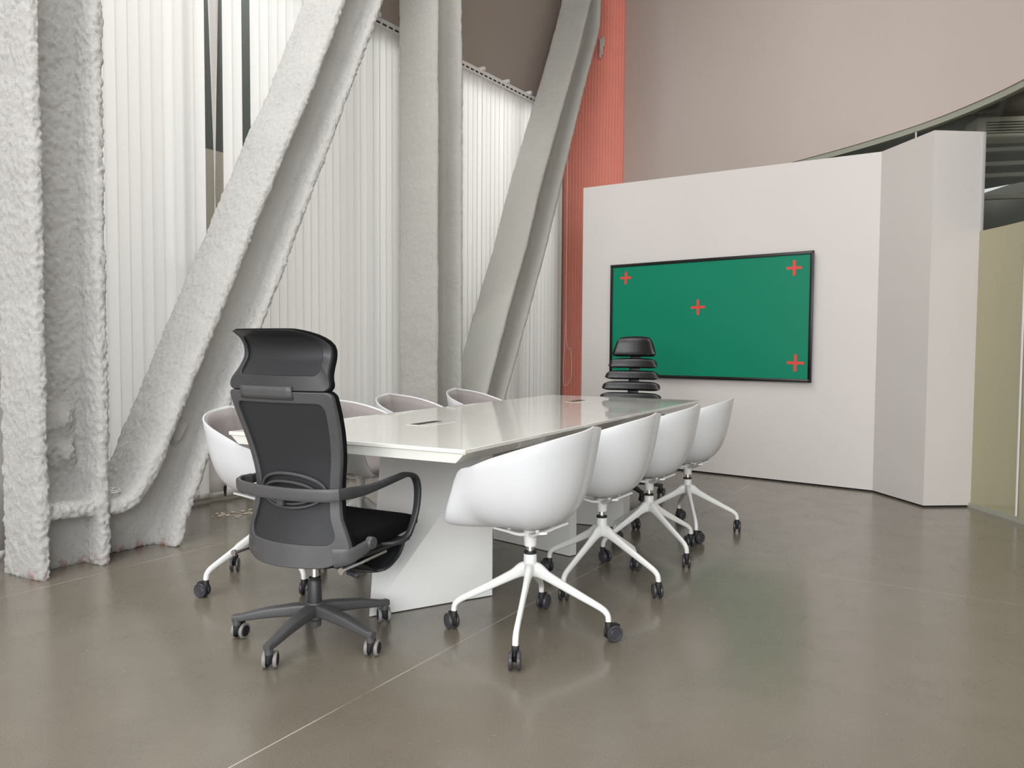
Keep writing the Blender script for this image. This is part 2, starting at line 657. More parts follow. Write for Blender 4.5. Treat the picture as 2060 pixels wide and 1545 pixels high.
ac = thing('air_conditioner', 'cream air conditioner high in the dark room behind the glass', 'air conditioner', (4.15, 6.55, 2.90), R(-8))
mb.rbox((0.2, 0, 0.07), (1.0, 0.24, 0.17), 0.02)
mb.obj('housing', 'ac', ac)
mb = MB()
for i in range(5):
    mb.box((0.2, -0.122, 0.016 + i * 0.022), (0.86, 0.006, 0.009))
mb.obj('grille', 'slot', ac, smooth=False)

# red ribbed panel in the corner
rp = MB()
a = Vector((0.63, 9.80, 0))
b = Vector((1.395, 9.86, 0))
d = (b - a)
L_ = d.length
d.normalize()
nn = Vector((d.y, -d.x, 0))
pts = []
N_ = 20
for i in range(N_):
    x0 = L_ * i / N_
    wd = L_ / N_
    for fx, dp in ((0.0, 0.0), (0.62, 0.0), (0.70, -0.007), (0.92, -0.007)):
        pts.append(a + d * (x0 + wd * fx) + nn * dp)
pts.append(b)
back = [p - nn * 0.06 for p in (b, a)]
rings = [[(p.x, p.y, z) for p in pts] for z in (0, 6.2)]
n = len(pts)
vs = rings[0] + rings[1] + [(back[0].x, back[0].y, 0), (back[1].x, back[1].y, 0), (back[0].x, back[0].y, 6.2), (back[1].x, back[1].y, 6.2)]
fs = [(i, i + 1, n + i + 1, n + i) for i in range(n - 1)]
B_ = 2 * n
fs += [(n - 1, B_, B_ + 2, 2 * n - 1), (B_, B_ + 1, B_ + 3, B_ + 2), (B_ + 1, 0, n, B_ + 3)]
rp.add(vs, fs)
rp_ = tag(rp.obj('ribbed_panel', 'red', smooth=False), 'tall terracotta red ribbed panel in the corner behind the partition', 'wall panel')
m_ = MB()
for dx, dz, sx_, sz_ in ((0, 0, 0.05, 0.20), (0.02, 0.06, 0.04, 0.12), (-0.012, -0.09, 0.03, 0.10)):
    m_.rbox((1.085 + dx, 9.79, 4.88 + dz), (sx_, 0.05, sz_), 0.012, 2)
m_.obj('plaster_patch', 'coat', rp_, label='torn white plaster patch')

# facade outside, seen through the gap in the blinds
fb = thing('building', 'louvred facade outside, glimpsed through the gap in the blinds', 'building', tuple(WP(2.5, -3.2, 0)), R(56))
m_ = MB()
m_.box((0, 0, 1.7), (3.4, 0.2, 3.4))
m_.obj('wall', 'taupe', fb, smooth=False)
m_ = MB()
m_.box((0, 0.02, 5.0), (3.4, 0.1, 3.2))
m_.obj('backing', 'slot', fb, smooth=False)
m_ = MB()
for i in range(26):
    m_.box((0, 0.1, 3.5 + i * 0.12), (3.4, 0.10, 0.085))
m_.obj('louvre', 'louvre', fb, smooth=False)


# ------------------------------------------------------------------ vertical blinds
def slat_mb(width, z0, z1, yaw, twist=0.0, taper=1.0, bow=0.003):
    m_ = MB()
    nz = 14

    def fn(u, v):
        z = z0 + (z1 - z0) * v
        a = yaw + twist * (1 - v)
        wd = width * (1 + (taper - 1) * (1 - v))
        x = (u - 0.5) * wd
        y = bow * (1 - (2 * u - 1) ** 2)
        return (x * math.cos(a) - y * math.sin(a), x * math.sin(a) + y * math.cos(a), z)
    m_.grid(fn, 4, nz)
    # bottom weight pocket
    ca, sa = math.cos(yaw + twist), math.sin(yaw + twist)
    m_.box((0, 0, z0 + 0.02), (width * taper, 0.006, 0.04), Matrix.Rotation(yaw + twist, 3, 'Z'))
    return m_


def blind(k0, k1, label, skip=(), t0=0.02):
    root = thing('vertical_blind', label, 'blind', tuple(WP(k0, t0, 0)), math.atan2(UW.y, UW.x), 'vertical blinds along the window wall')
    n = int(round((k1 - k0) / 0.079))
    step = (k1 - k0) / n
    for i in range(n):
        x = step * (i + 0.5)
        k = k0 + x
        if any(a_ < k < b_ for a_, b_ in skip):
            continue
        yaw = R(-3) + R(random.uniform(-3, 3))
        if random.random() < 0.15:
            yaw += R(random.choice((-7, -12)))
        m_ = slat_mb(0.0835, 0.02 + random.uniform(0, 0.01), 3.93, yaw, R(random.uniform(-4, 4)))
        o_ = m_.obj('slat', 'blind', root, angle=180, loc=(x + random.uniform(-0.001, 0.001), random.uniform(-0.003, 0.003), 0))
    L = k1 - k0
    m_ = MB()
    m_.box((L / 2, 0, 3.972), (L, 0.045, 0.07))
    m_.obj('head_rail', 'rail', root, smooth=False)
    m_ = MB()
    m_.box((0, -0.0225, 3.962), (step * 0.62, 0.004, 0.016))
    c0 = m_.obj('carrier', 'slot', root, smooth=False, loc=(step * 0.5, 0, 0))
    for i in range(1, n):
        c1 = c0.copy()
        COL.objects.link(c1)
        c1.location = (step * (i + 0.5), 0, 0)
    m_ = MB()
    m_.box((0, -0.01, 4.02), (0.03, 0.075, 0.035))
    c0 = m_.obj('bracket', 'rail', root, smooth=False, loc=(0.25, 0, 0))
    for i in range(1, int(L / 0.45)):
        c1 = c0.copy()
        COL.objects.link(c1)
        c1.location = (0.25 + 0.45 * i, 0, 0)
    return root


b1 = blind(-1.6, 0.67, 'white vertical blind behind the leftmost columns, with open gaps between slats', skip=((0.145, 0.245), (0.44, 0.50)))
o_ = slat_mb(0.11, 1.86, 3.93, R(4), R(62), 0.7).obj('slat', 'blind', b1, angle=180, loc=(0.2 + 1.6, 0, 0), label='white slat twisted half open')
o_.modifiers.new('thickness', 'SOLIDIFY').thickness = 0.0012
o_ = slat_mb(0.11, 0.02, 1.90, R(-4)).obj('slat', 'blind', b1, angle=180, loc=(0.195 + 1.6, 0.012, 0))
o_.modifiers.new('thickness', 'SOLIDIFY').thickness = 0.0012
blind(0.682, 2.19, 'white vertical blind between the first slanted beam and the second column')
blind(2.68, 5.07, 'white vertical blind beside the red panel, behind the second slanted beam')

# blind seen at the left edge of the room, in front of the first column's flank
root = thing('vertical_blind', 'white blind edge at far left, left of the first column', 'blind', (-2.575, 3.93, 0), R(253), 'vertical blinds along the window wall')
for i in range(10):
    o_ = slat_mb(0.089, 0.03, 5.6, R(8) + R(random.uniform(-4, 4))).obj('slat', 'blind', root, angle=180, loc=(0.05 + i * 0.079, 0, 0))
    o_.modifiers.new('thickness', 'SOLIDIFY').thickness = 0.0012
m_ = MB()
m_.box((0.4, 0, 5.64), (0.85, 0.045, 0.04))
m_.obj('head_rail', 'rail', root, smooth=False)

# pull cord in front of the red panel
m_ = MB()
cx, cy = 0.665, 9.55
pp = [(cx, cy, 1.52), (cx - 0.02, cy, 1.1), (cx - 0.03, cy, 0.75), (cx + 0.0, cy, 0.66), (cx + 0.07, cy, 0.78), (cx + 0.06, cy, 1.1), (cx, cy, 1.4), (cx, cy, 3.9)]
m_.sweep(smooth_path(pp, 8), (0.006, 0.006), up=(0, 1, 0), n=6)
tag(m_.obj('pull_cord', 'cable'), 'thin looped blind cord hanging beside the red panel', 'cord')

# ------------------------------------------------------------------ coated steel beams
UF = Vector((math.sin(R(29)), math.cos(R(29)), 0))
NF = Vector((UF.y, -UF.x, 0))
F0 = Vector((-2.192, 3.604, 0))


def FP(k, t, z):
    return F0 + UF * k + NF * t + Vector((0, 0, z))


def flange(mb, path, th=0.058, t0=-0.40, t1=0.0):
    """path: (k, z) polyline swept across the flange width"""
    m = len(path)
    rings = []
    for i in range(m):
        a = Vector((path[max(i - 1, 0)][0], path[max(i - 1, 0)][1]))
        b = Vector((path[min(i + 1, m - 1)][0], path[min(i + 1, m - 1)][1]))
        t = (b - a).normalized()
        nrm = Vector((-t.y, t.x)) * th / 2
        k, z = path[i]
        rings.append([FP(k + nrm.x, t0, z + nrm.y), FP(k + nrm.x, t1, z + nrm.y), FP(k - nrm.x, t1, z - nrm.y), FP(k - nrm.x, t0, z - nrm.y)])
    mb.loops(rings)


def web(mb, pa, pb, th=0.05, tc=-0.20):
    """quad strip between two paths of the same length"""
    rings = []
    for (k1, z1), (k2, z2) in zip(pa, pb):
        rings.append([FP(k1, tc - th / 2, z1), FP(k1, tc + th / 2, z1), FP(k2, tc + th / 2, z2), FP(k2, tc - th / 2, z2)])
    mb.loops(rings)


def beam(name, mb, mat, label, cat='beam', strength=0.012, voxel=0.013, group='coated steel beams along the window wall'):
    o = mb.obj(name, mat, angle=180)
    r = o.modifiers.new('remesh', 'REMESH')
    r.mode = 'VOXEL'
    r.voxel_size = voxel
    r.use_smooth_shade = True
    s = o.modifiers.new('smooth', 'SMOOTH')
    s.iterations = 34
    s.factor = 0.7
    for sc, st in ((0.30, strength * 1.1), (0.07, strength * 0.8), (0.020, strength * 1.5)):
        tx = bpy.data.textures.new('coating_lumps', 'CLOUDS')
        tx.noise_scale = sc
        tx.noise_depth = 2
        d = o.modifiers.new('lumps', 'DISPLACE')
        d.texture = tx
        d.texture_coords = 'LOCAL'
        d.strength = st
        d.mid_level = 0.5
    return tag(o, label, cat, group)


TOP = 6.18


def lump(mb, k, t, z, r):
    mb.rbox(FP(k, t, z), (r * 1.6, r * 1.6, r * 1.3), r * 0.6, 2)


# A: upright column at the left
mb = MB()
flange(mb, [(-0.008, -0.01), (-0.008, TOP)], t0=-0.31)
flange(mb, [(0.300, -0.01), (0.300, TOP)], t0=-0.31)
web(mb, [(0, -0.01), (0, TOP)], [(0.30, -0.01), (0.30, TOP)], tc=-0.19)
flange(mb, [(0.0, 0.318), (0.30, 0.296)], 0.085, -0.25, -0.015)
mb.box(FP(0.13, -0.165, 0.66), (0.05, 0.20, 0.30), Matrix.Rotation(R(61), 3, 'Z') @ Matrix.Rotation(R(90), 3, 'Z'))
for k_, z_ in ((0.06, 0.72), (0.17, 0.74), (0.07, 0.60), (0.18, 0.58)):
    mb.rbox(FP(k_, -0.145, z_), (0.085, 0.085, 0.10), 0.035, 2)
beam('steel_column', mb, 'coat', 'rough white coated steel column at the left edge, widest of all', 'column', 0.015, 0.0095)


def rs(path, n):
    """resample a (k,z) path at n points by length"""
    L = [0]
    for a, b in zip(path, path[1:]):
        L.append(L[-1] + math.hypot(b[0] - a[0], b[1] - a[1]))
    out = []
    for i in range(n):
        s_ = L[-1] * i / (n - 1)
        out.append((interp(s_, L, [p[0] for p in path]), interp(s_, L, [p[1] for p in path])))
    return out


# B: slanted beam rising to the right from the column's foot
B1 = [(0.33, 0.288), (0.40, 0.278), (0.47, 0.298), (0.54, 0.372), (0.64, 0.548), (0.758, 0.80), (0.915, 1.115), (1.07, 1.43), (1.28, 1.855), (1.557, 2.41), (1.735, 2.73), (2.105, 3.52), (3.32, TOP)]
B2 = [(0.715, -0.01), (0.775, 0.17), (0.88, 0.397), (0.96, 0.566), (1.415, 1.425), (1.80, 2.22), (1.915, 2.446), (2.118, 2.866), (2.516, 3.681), (3.68, TOP)]
mb = MB()
flange(mb, B1)
flange(mb, B1[:5], 0.085, -0.36, -0.01)
flange(mb, B2)
web(mb, rs(B1[3:], 20), rs(B2[2:], 20))
web(mb, [(0.315, -0.01), (0.315, 0.30), (0.54, 0.39)], [(0.715, -0.01), (0.80, 0.20), (0.88, 0.40)])
for k_, z_ in ((0.78, 0.70), (0.86, 0.66), (0.82, 0.60)):
    mb.rbox(FP(k_, -0.15, z_), (0.08, 0.08, 0.10), 0.035, 2)
beam('slanted_beam', mb, 'coat', 'rough grey-white slanted beam rising from the leftmost column, behind the mesh chair', 'beam', 0.013, 0.0105)

# C: second upright column
mb = MB()
flange(mb, [(3.255, -0.01), (3.24, TOP)])
flange(mb, [(3.625, -0.01), (3.585, TOP)])
web(mb, [(3.25, -0.01), (3.24, TOP)], [(3.62, -0.01), (3.585, TOP)])
flange(mb, [(3.25, 0.31), (3.62, 0.285)], 0.05, -0.3, -0.02)
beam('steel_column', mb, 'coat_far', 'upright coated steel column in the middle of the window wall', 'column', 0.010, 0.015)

# D: second slanted beam
D1 = [(3.66, 0.30), (3.82, 0.33), (3.95, 0.45), (4.06, 0.68), (4.46, 1.483), (4.815, 2.124), (5.137, 2.82), (5.627, 3.728), (6.034, 4.466), (6.386, 5.194), (6.43, 5.5), (6.44, TOP)]
D2 = [(4.08, -0.01), (4.41, 0.651), (4.837, 1.414), (5.253, 2.175), (5.644, 2.969), (6.197, 4.103), (6.592, 4.844), (6.66, 5.02), (6.685, 5.3), (6.685, TOP)]
mb = MB()
flange(mb, D1)
flange(mb, D2)
web(mb, rs(D1[2:], 20), rs(D2[1:], 20))
web(mb, [(3.64, -0.01), (3.64, 0.30), (3.95, 0.46)], [(4.08, -0.01), (4.2, 0.24), (4.38, 0.60)])
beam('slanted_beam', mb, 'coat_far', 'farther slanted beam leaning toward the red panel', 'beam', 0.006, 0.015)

# coil of cable lying on the ledge between column and slanted beam
m_ = MB()
for r_, ox, dz in ((0.055, 0, 0), (0.042, 0.012, 0.006), (0.03, -0.01, 0.012)):
    ring = [FP(0.40 + ox + r_ * math.cos(a_ * 2 * PI / 24), -0.14 + 1.2 * r_ * math.sin(a_ * 2 * PI / 24), 0.350 + dz) for a_ in range(24)]
    m_.sweep(ring, (0.006, 0.006), n=6, closed=True)
tag(m_.obj('cable_coil', 'cable'), 'small coil of white cable on the ledge of the left slanted beam', 'cable')

# crumbs of plaster on the floor under the blinds
m_ = MB()
for i in range(60):
    t_ = random.random()
    q = Vector((-1.95 + 0.33 * t_ + random.gauss(0, 0.02), 5.02 + 0.16 * t_ + random.gauss(0, 0.05), 0))
    s_ = random.uniform(0.006, 0.02)
    m_.rbox((q.x, q.y, s_ * 0.22), (s_ * 1.5, s_, s_ * 0.45), s_ * 0.2, 1, Matrix.Rotation(random.random() * 3, 3, 'Z'))
o_ = m_.obj('plaster_crumbs', 'plaster')
tag(o_, 'pale crumbs of plaster scattered on the floor under the blinds', 'debris')
o_['kind'] = 'stuff'

# ------------------------------------------------------------------ wall screen
scr = thing('wall_screen', 'green wall screen in a black frame with red tape crosses', 'screen', tuple(P0 + UP * 1.315 + NP * 0.002 + Vector((0, 0, 1.388))), math.atan2(UP.y, UP.x))
SW, SH = 1.915, 1.075
m_ = MB()
m_.rbox((0, -0.02, 0), (SW - 0.02, 0.036, SH - 0.02), 0.004, 1)
m_.obj('back_case', 'screenframe', scr, angle=30)
m_ = MB()
fw = 0.028
for c_, d_ in (((0, -0.045, SH / 2 - fw / 2), (SW, 0.022, fw)), ((0, -0.045, -SH / 2 + fw / 2), (SW, 0.022, fw)),
               ((-SW / 2 + fw / 2, -0.045, 0), (fw, 0.022, SH)), ((SW / 2 - fw / 2, -0.045, 0), (fw, 0.022, SH))):
    m_.rbox(c_, d_, 0.004, 2)
m_.obj('frame', 'screenframe', scr, angle=30)
m_ = MB()
m_.box((0, -0.042, 0), (SW - 2 * fw + 0.004, 0.010, SH - 2 * fw + 0.004))
m_.obj('panel', 'green', scr, smooth=False, label='green panel')
for k_, z_, s_, r_ in ((0.526, 1.794, 0.118, 1), (1.268, 1.494, 0.135, -1), (2.116, 1.793, 0.125, 0), (2.142, 1.01, 0.14, 1)):
    m_ = MB()
    x_ = k_ - 1.315
    rt = Matrix.Rotation(R(r_), 3, 'Y')
    m_.box((x_, -0.0476, z_ - 1.388), (s_, 0.0008, 0.022), rt)
    m_.box((x_, -0.0484, z_ - 1.388), (0.024, 0.0008, s_), rt)
    m_.obj('tape_cross', 'tape', scr, smooth=False, label='red tape cross')

# ------------------------------------------------------------------ table
UT = Vector((math.sin(R(28.4)), math.cos(R(28.4)), 0))
NT = Vector((UT.y, -UT.x, 0))
T0 = Vector((-0.69, 3.01, 0))          # middle of the near short edge
tb = thing('conference_table', 'long glossy white meeting table on angular white pedestals', 'table', tuple(T0), R(-28.4))
TL, TWD = 3.19, 1.19


def layer(hw, y0, y1, z):
    return [(-hw, y0, z), (hw, y0, z), (hw, y1, z), (-hw, y1, z)]


m_ = MB()
hw = TWD / 2
m_.loops([layer(hw - 0.045, 0.010, TL - 0.010, 0.698), layer(hw - 0.008, 0.006, TL - 0.006, 0.732), layer(hw, 0, TL, 0.736), layer(hw, 0, TL, 0.748), layer(hw - 0.002, 0.002, TL - 0.002, 0.75)])
m_.obj('tabletop', 'table', tb, smooth=False)


m_ = MB()
m_.rbox((hw - 0.001, 0.001, 0.739), (0.010, 0.010, 0.016), 0.003, 1)
m_.obj('chipped_corner', 'plaster', tb, smooth=False, label='chipped bare corner')


def to_table(p):
    d = Vector((p[0], p[1], 0)) - T0
    return (d.dot(NT), d.dot(UT), p[2])


def pedestal(bl, br, tr, tl, back):
    """front skin folded along a diagonal; back: two floor points behind"""
    m_ = MB()
    v = [to_table(q) for q in (bl, br, tr, tl)] + [to_table(q) for q in back]
    # 0 bl 1 br 2 tr 3 tl 4 back bottom right 5 back bottom left 6 back top right 7 back top left
    m_.add(v, [(0, 1, 2), (0, 2, 3), (1, 4, 6, 2), (5, 7, 6, 4), (0, 3, 7, 5), (3, 2, 6, 7), (0, 5, 4, 1)])
    return m_.obj('pedestal', 'pedestal', tb, smooth=False)


Z7 = 0.699
pedestal((-0.583, 3.132, 0.004), (-0.083, 3.418, 0.004), (-0.083, 3.418, Z7), (-0.628, 3.712, Z7),
         [(-0.125, 3.60, 0.004), (-0.50, 3.46, 0.004), (-0.125, 3.60, Z7), (-0.56, 3.83, Z7)])
pedestal((-0.102, 4.45, 0.004), (0.315, 4.083, 0.004), (0.315, 4.083, Z7), (-0.16, 4.34, Z7),
         [(0.352, 4.115, 0.004), (-0.06, 4.50, 0.004), (0.352, 4.115, Z7), (-0.12, 4.42, Z7)])
pedestal((0.30, 4.90, 0.004), (0.698, 4.746, 0.004), (0.698, 4.746, Z7), (0.18, 5.03, Z7),
         [(0.76, 4.90, 0.004), (0.50, 5.26, 0.004), (0.76, 4.90, Z7), (0.32, 5.22, Z7)])
for cx_, cy_ in ((-0.385, 3.70), (0.48, 5.36)):
    q = to_table((cx_, cy_, 0.75))
    m_ = MB()
    m_.rbox((q[0], q[1], 0.7502), (0.12, 0.26, 0.0016), 0.001, 1)
    fl = m_.obj('cable_flap', 'table', tb, smooth=False)
    m_ = MB()
    m_.box((q[0] - 0.030, q[1], 0.7514), (0.045, 0.20, 0.0012))
    m_.obj('slot', 'slot', fl, smooth=False)


# ------------------------------------------------------------------ castors
def castor_mb(r=0.03, w_=0.044, tyre=False):
    """twin wheel castor; stem at origin top, wheel axle offset along +x"""
    a = MB()
    off = 0.02
    for s_ in (-1, 1):
        prof = [(0.002, 0.001), (r * 0.55, 0.0), (r * 0.62, 0.002), (r * 0.72, 0.0005), (r * 0.93, 0.001), (r, 0.004), (r, 0.011), (r * 0.94, 0.014), (0.002, 0.014)]
        if s_ > 0:
            a.lathe(prof, 28, (off, w_ / 2, r), (0, -1, 0))
        else:
            a.lathe(prof, 28, (off, -w_ / 2, r), (0, 1, 0))
    return a


def hood_mb(r=0.03, w_=0.044):
    a = MB()
    off = 0.02
    pts = []
    for i in range(9):
        an = R(200 - i * 20)
        pts.append((off + (r * 0.97) * math.cos(an), 0, r + (r * 0.97) * math.sin(an)))
    a.sweep(pts, (w_ - 0.026, 0.007), up=(0, 1, 0.0001), n=8)
    a.v = [tuple(p) for p in a.v]
    a.lathe([(0.004, r * 0.6), (0.0135, r * 0.9), (0.0135, 2 * r + 0.012), (0.009, 2 * r + 0.016)], 20)
    a.box((off * 0.5, 0, r * 1.35), (off + 0.02, 0.012, r * 0.9))
    return a


# ------------------------------------------------------------------ tub chair
def rim(th):
    """th: angle from the front (0) round to the back (pi). returns (radius, rim height)"""
    a = abs(th)
    d_ = math.degrees(a)
    h = cinterp(d_, [0, 30, 40, 46, 54, 66, 90, 135, 180], [0.462, 0.462, 0.474, 0.545, 0.655, 0.684, 0.730, 0.796, 0.828])
    r_ = cinterp(d_, [0, 20, 34, 42, 50, 66, 90, 120, 150, 180], [0.235, 0.255, 0.315, 0.335, 0.325, 0.295, 0.278, 0.280, 0.265, 0.250])
    return r_, h


def tub_point(u, v, inset=0.0, lift=0.0, vmax=1.0):
    th = (u - 0.5) * 2 * PI          # -pi..pi, 0 at front
    r_, h = rim(th)
    vv = v * vmax
    z0 = 0.434
    hh = h - z0
    e = 2 / 3.0
    s_ = math.sin(vv * PI / 2) ** e
    c_ = math.cos(vv * PI / 2)
    c_ = max(c_, 0.0) ** e
    rad = (r_ - 0.030 * min(1, hh / 0.3) - inset) * s_
    z = z0 + hh * (1 - c_)
    rad += 0.030 * min(1, hh / 0.3) * ((z - z0) / 0.36) ** 2.0
    # gentle downward crown so the underside bellies
    return Vector((rad * math.sin(th), rad * math.cos(th), z + lift * (1 - vv)))


def tub_mb(inset=0.0, lift=0.0, vmax=1.0, nu=112, nv=26):
    m_ = MB()
    m_.v = []
    rings = []
    k = 0
    for j in range(nv + 1):
        v = (j / nv) ** 0.9
        if j == 0:
            m_.v.append(tuple(tub_point(0.5, 0, inset, lift, vmax)))
            continue
        for i in range(nu):
            m_.v.append(tuple(tub_point(i / nu, v, inset, lift, vmax)))
    for i in range(nu):
        m_.f.append((0, 1 + i, 1 + (i + 1) % nu))
    for j in range(1, nv):
        a = 1 + (j - 1) * nu
        b = 1 + j * nu
        for i in range(nu):
            i2 = (i + 1) % nu
            m_.f.append((a + i, b + i, b + i2, a + i2))
    return m_


def make_tub_chair():
    root = thing('tub_chair', 'white tub chair', 'chair')
    o = tub_mb().obj('shell', 'shell', root, angle=180)
    md = o.modifiers.new('thickness', 'SOLIDIFY')
    md.thickness = 0.007
    md.offset = 0
    md = o.modifiers.new('round', 'BEVEL')
    md.width = 0.002
    md.segments = 2
    o = tub_mb(0.0095, 0.012, 0.9975).obj('upholstery', 'felt', root, angle=180, label='grey felt lining')
    md = o.modifiers.new('thickness', 'SOLIDIFY')
    md.thickness = 0.010
    md.offset = 0
    # mounting bracket: four curved arms
    m_ = MB()
    for a_ in (45, 135, 225, 315):
        ca, sa = math.cos(R(a_)), math.sin(R(a_))
        pts = smooth_path([(0.012 * ca, 0.012 * sa, 0.402), (0.05 * ca, 0.05 * sa, 0.402), (0.10 * ca, 0.10 * sa, 0.418), (0.15 * ca, 0.15 * sa, 0.4335)], 4)
        m_.sweep(pts, lerp_list([(0.034, 0.017), (0.030, 0.014), (0.032, 0.009)], len(pts)), n=10, e=4)
        m_.lathe([(0.008, 0.0), (0.008, 0.012)], 12, (0.085 * ca, 0.085 * sa, 0.422))
    m_.obj('bracket', 'whitemetal', root)
    m_ = MB()
    m_.lathe([(0.018, 0.352), (0.023, 0.353), (0.026, 0.40), (0.027, 0.414), (0.022, 0.418)], 28)
    m_.obj('collar', 'whitemetal', root)
    m_ = MB()
    m_.lathe([(0.0135, 0.325), (0.0135, 0.356)], 24)
    m_.obj('gas_lift', 'chrome', root, label='chrome gas lift')
    m_ = MB()
    m_.lathe([(0.015, 0.322), (0.024, 0.323), (0.0255, 0.327), (0.024, 0.332), (0.016, 0.333)], 24)
    m_.obj('ring', 'deep', root, label='black ring')
    m_ = MB()
    m_.lathe([(0.008, 0.235), (0.02, 0.24), (0.026, 0.262), (0.0255, 0.29), (0.025, 0.318), (0.022, 0.323)], 28)
    m_.obj('hub', 'whitemetal', root)
    # leg pointing along +x
    pts = smooth_path([(0.004, 0, 0.262), (0.03, 0, 0.258), (0.065, 0, 0.238), (0.12, 0, 0.208), (0.19, 0, 0.171), (0.25, 0, 0.140), (0.283, 0, 0.121), (0.299, 0, 0.103), (0.303, 0, 0.085), (0.304, 0, 0.066)], 4)
    sec = lerp_list([(0.034, 0.062), (0.034, 0.058), (0.026, 0.040), (0.022, 0.034), (0.020, 0.030), (0.020, 0.026), (0.021, 0.024), (0.022, 0.022), (0.022, 0.022), (0.022, 0.022)], len(pts))
    m_ = MB()
    m_.sweep(pts, sec, up=(0, 1, 0.0), n=16, e=2.6)
    # sweep's width runs along the binormal; swap so the tall side is vertical
    leg_mesh = None
    m2 = MB()
    m2.sweep(pts, [(b_, a_) for a_, b_ in sec], up=(0, 1, 0), n=16, e=2.6)
    leg = m2.obj('leg', 'whitemetal', root)
    cas = castor_mb(0.032).obj('castor', 'wheel', leg, loc=(0.304, 0, 0))
    h = hood_mb(0.032)
    # hood joined in the castor's own mesh would lose its colour, so it is kept in the same mesh family
    me = cas.data
    bm = bmesh.new()
    bm.from_mesh(me)
    vs = [bm.verts.new(p) for p in h.v]
    for f in h.f:
        try:
            nf = bm.faces.new([vs[i] for i in f])
            nf.material_index = 1
            nf.smooth = True
        except ValueError:
            pass
    bm.to_mesh(me)
    bm.free()
    me.materials.append(M['deep'])
    for i in range(1, 4):
        l2 = leg.copy()
        COL.objects.link(l2)
        l2.parent = root
        c2 = cas.copy()
        COL.objects.link(c2)
        c2.parent = l2
    return root


def pose_base(root, ang, swivels):
    """ang: world angle of the first leg"""
    legs = [o for o in CH[root.name] if o.name.startswith('leg')]
    rz = math.degrees(root.rotation_euler.z)
    n = len(legs)
    for i, l in enumerate(legs):
        wa = ang + 360 / n * i
        l.rotation_euler = (0, 0, R(wa - rz))
        for c_ in CH.get(l.name, []):
            if c_.name.startswith('castor'):
                c_.rotation_euler = (0, 0, R(swivels[i % len(swivels)] - wa))


tub0 = make_tub_chair()
index_children()
TUBS = [
    # x, y, facing rotz, base angle, castor headings, label, group
    (0.0745, 2.943, 61.6, -10.8, (20, 60, 120, -95), 'white tub chair nearest the camera, at the front right corner of the table', 'white tub chairs on the right side of the table'),
    (0.4255, 3.588, 61.6, -39.7, (95, 60, 130, 75), 'white tub chair second from the camera on the right side of the table', 'white tub chairs on the right side of the table'),
    (0.7468, 4.147, 61.6, 29.3, (100, 30, -60, 80), 'white tub chair third from the camera on the right side of the table', 'white tub chairs on the right side of the table'),
    (1.0788, 4.688, 61.6, -3.0, (70, 40, 100, 30), 'farthest right-side white tub chair, below the green screen', 'white tub chairs on the right side of the table'),
    (-1.150, 3.603, -118.4, -42.0, (80, 110, -80, 160), 'white tub chair with grey lining half hidden behind the black mesh chair', 'felt-lined tub chairs on the window side of the table'),
    (-0.83, 4.21, -118.4, 8.0, (30, 70, 140, -20), 'felt-lined tub chair just right of the mesh headrest, across the table', 'felt-lined tub chairs on the window side of the table'),
    (-0.562, 4.748, -118.4, 20.0, (60, 10, 90, -30), 'felt-lined tub chair across the table in front of the upright middle column', 'felt-lined tub chairs on the window side of the table'),
    (-0.19, 5.43, -118.4, -15.0, (0, 70, 30, 90), 'farthest felt-lined tub chair, at the foot of the far slanted beam', 'felt-lined tub chairs on the window side of the table'),
]
first = True
for x, y, rz, ba, sw, lab, grp in TUBS:
    r_ = tub0 if first else copy_tree(tub0)
    first = False
    r_.location = (x, y, 0)
    r_.rotation_euler = (0, 0, R(rz))
    tag(r_, lab, 'chair', grp)
    index_children()
    pose_base(r_, ba, sw)


# ------------------------------------------------------------------ mesh task chair
def ring_sheet(hwf, z0, z1, rt, rb, per=9):
    """closed rounded outline on a curved sheet; rt / rb: corner radii at top and bottom"""
    W = 0.22
    pts = []
    cs = [(W - rt, z1 - rt, rt, 0), (-W + rt, z1 - rt, rt, 90), (-W + rb, z0 + rb, rb, 180), (W - rb, z0 + rb, rb, 270)]
    arcs = []
    for cx_, cz_, r, a0 in cs:
        arcs.append([(cx_ + r * math.cos(R(a0 + 90 * i / per)), cz_ + r * math.sin(R(a0 + 90 * i / per))) for i in range(per + 1)])
    for i, arc in enumerate(arcs):
        pts += arc
        a, b = arc[-1], arcs[(i + 1) % 4][0]
        for k in range(1, 18):
            t = k / 18
            pts.append((a[0] + (b[0] - a[0]) * t, a[1] + (b[1] - a[1]) * t))
    return [(x / W * hwf(z), z) for x, z in pts]


def frame_mb(outer, inner, yf, th):
    m_ = MB()
    rings = []
    for (xo, zo), (xi, zi) in zip(outer, inner):
        rings.append([(xo, yf(xo, zo) - th / 2, zo), (xi, yf(xi, zi) - th / 2, zi), (xi, yf(xi, zi) + th / 2, zi), (xo, yf(xo, zo) + th / 2, zo)])
    m_.loops(rings, closed=True)
    return m_


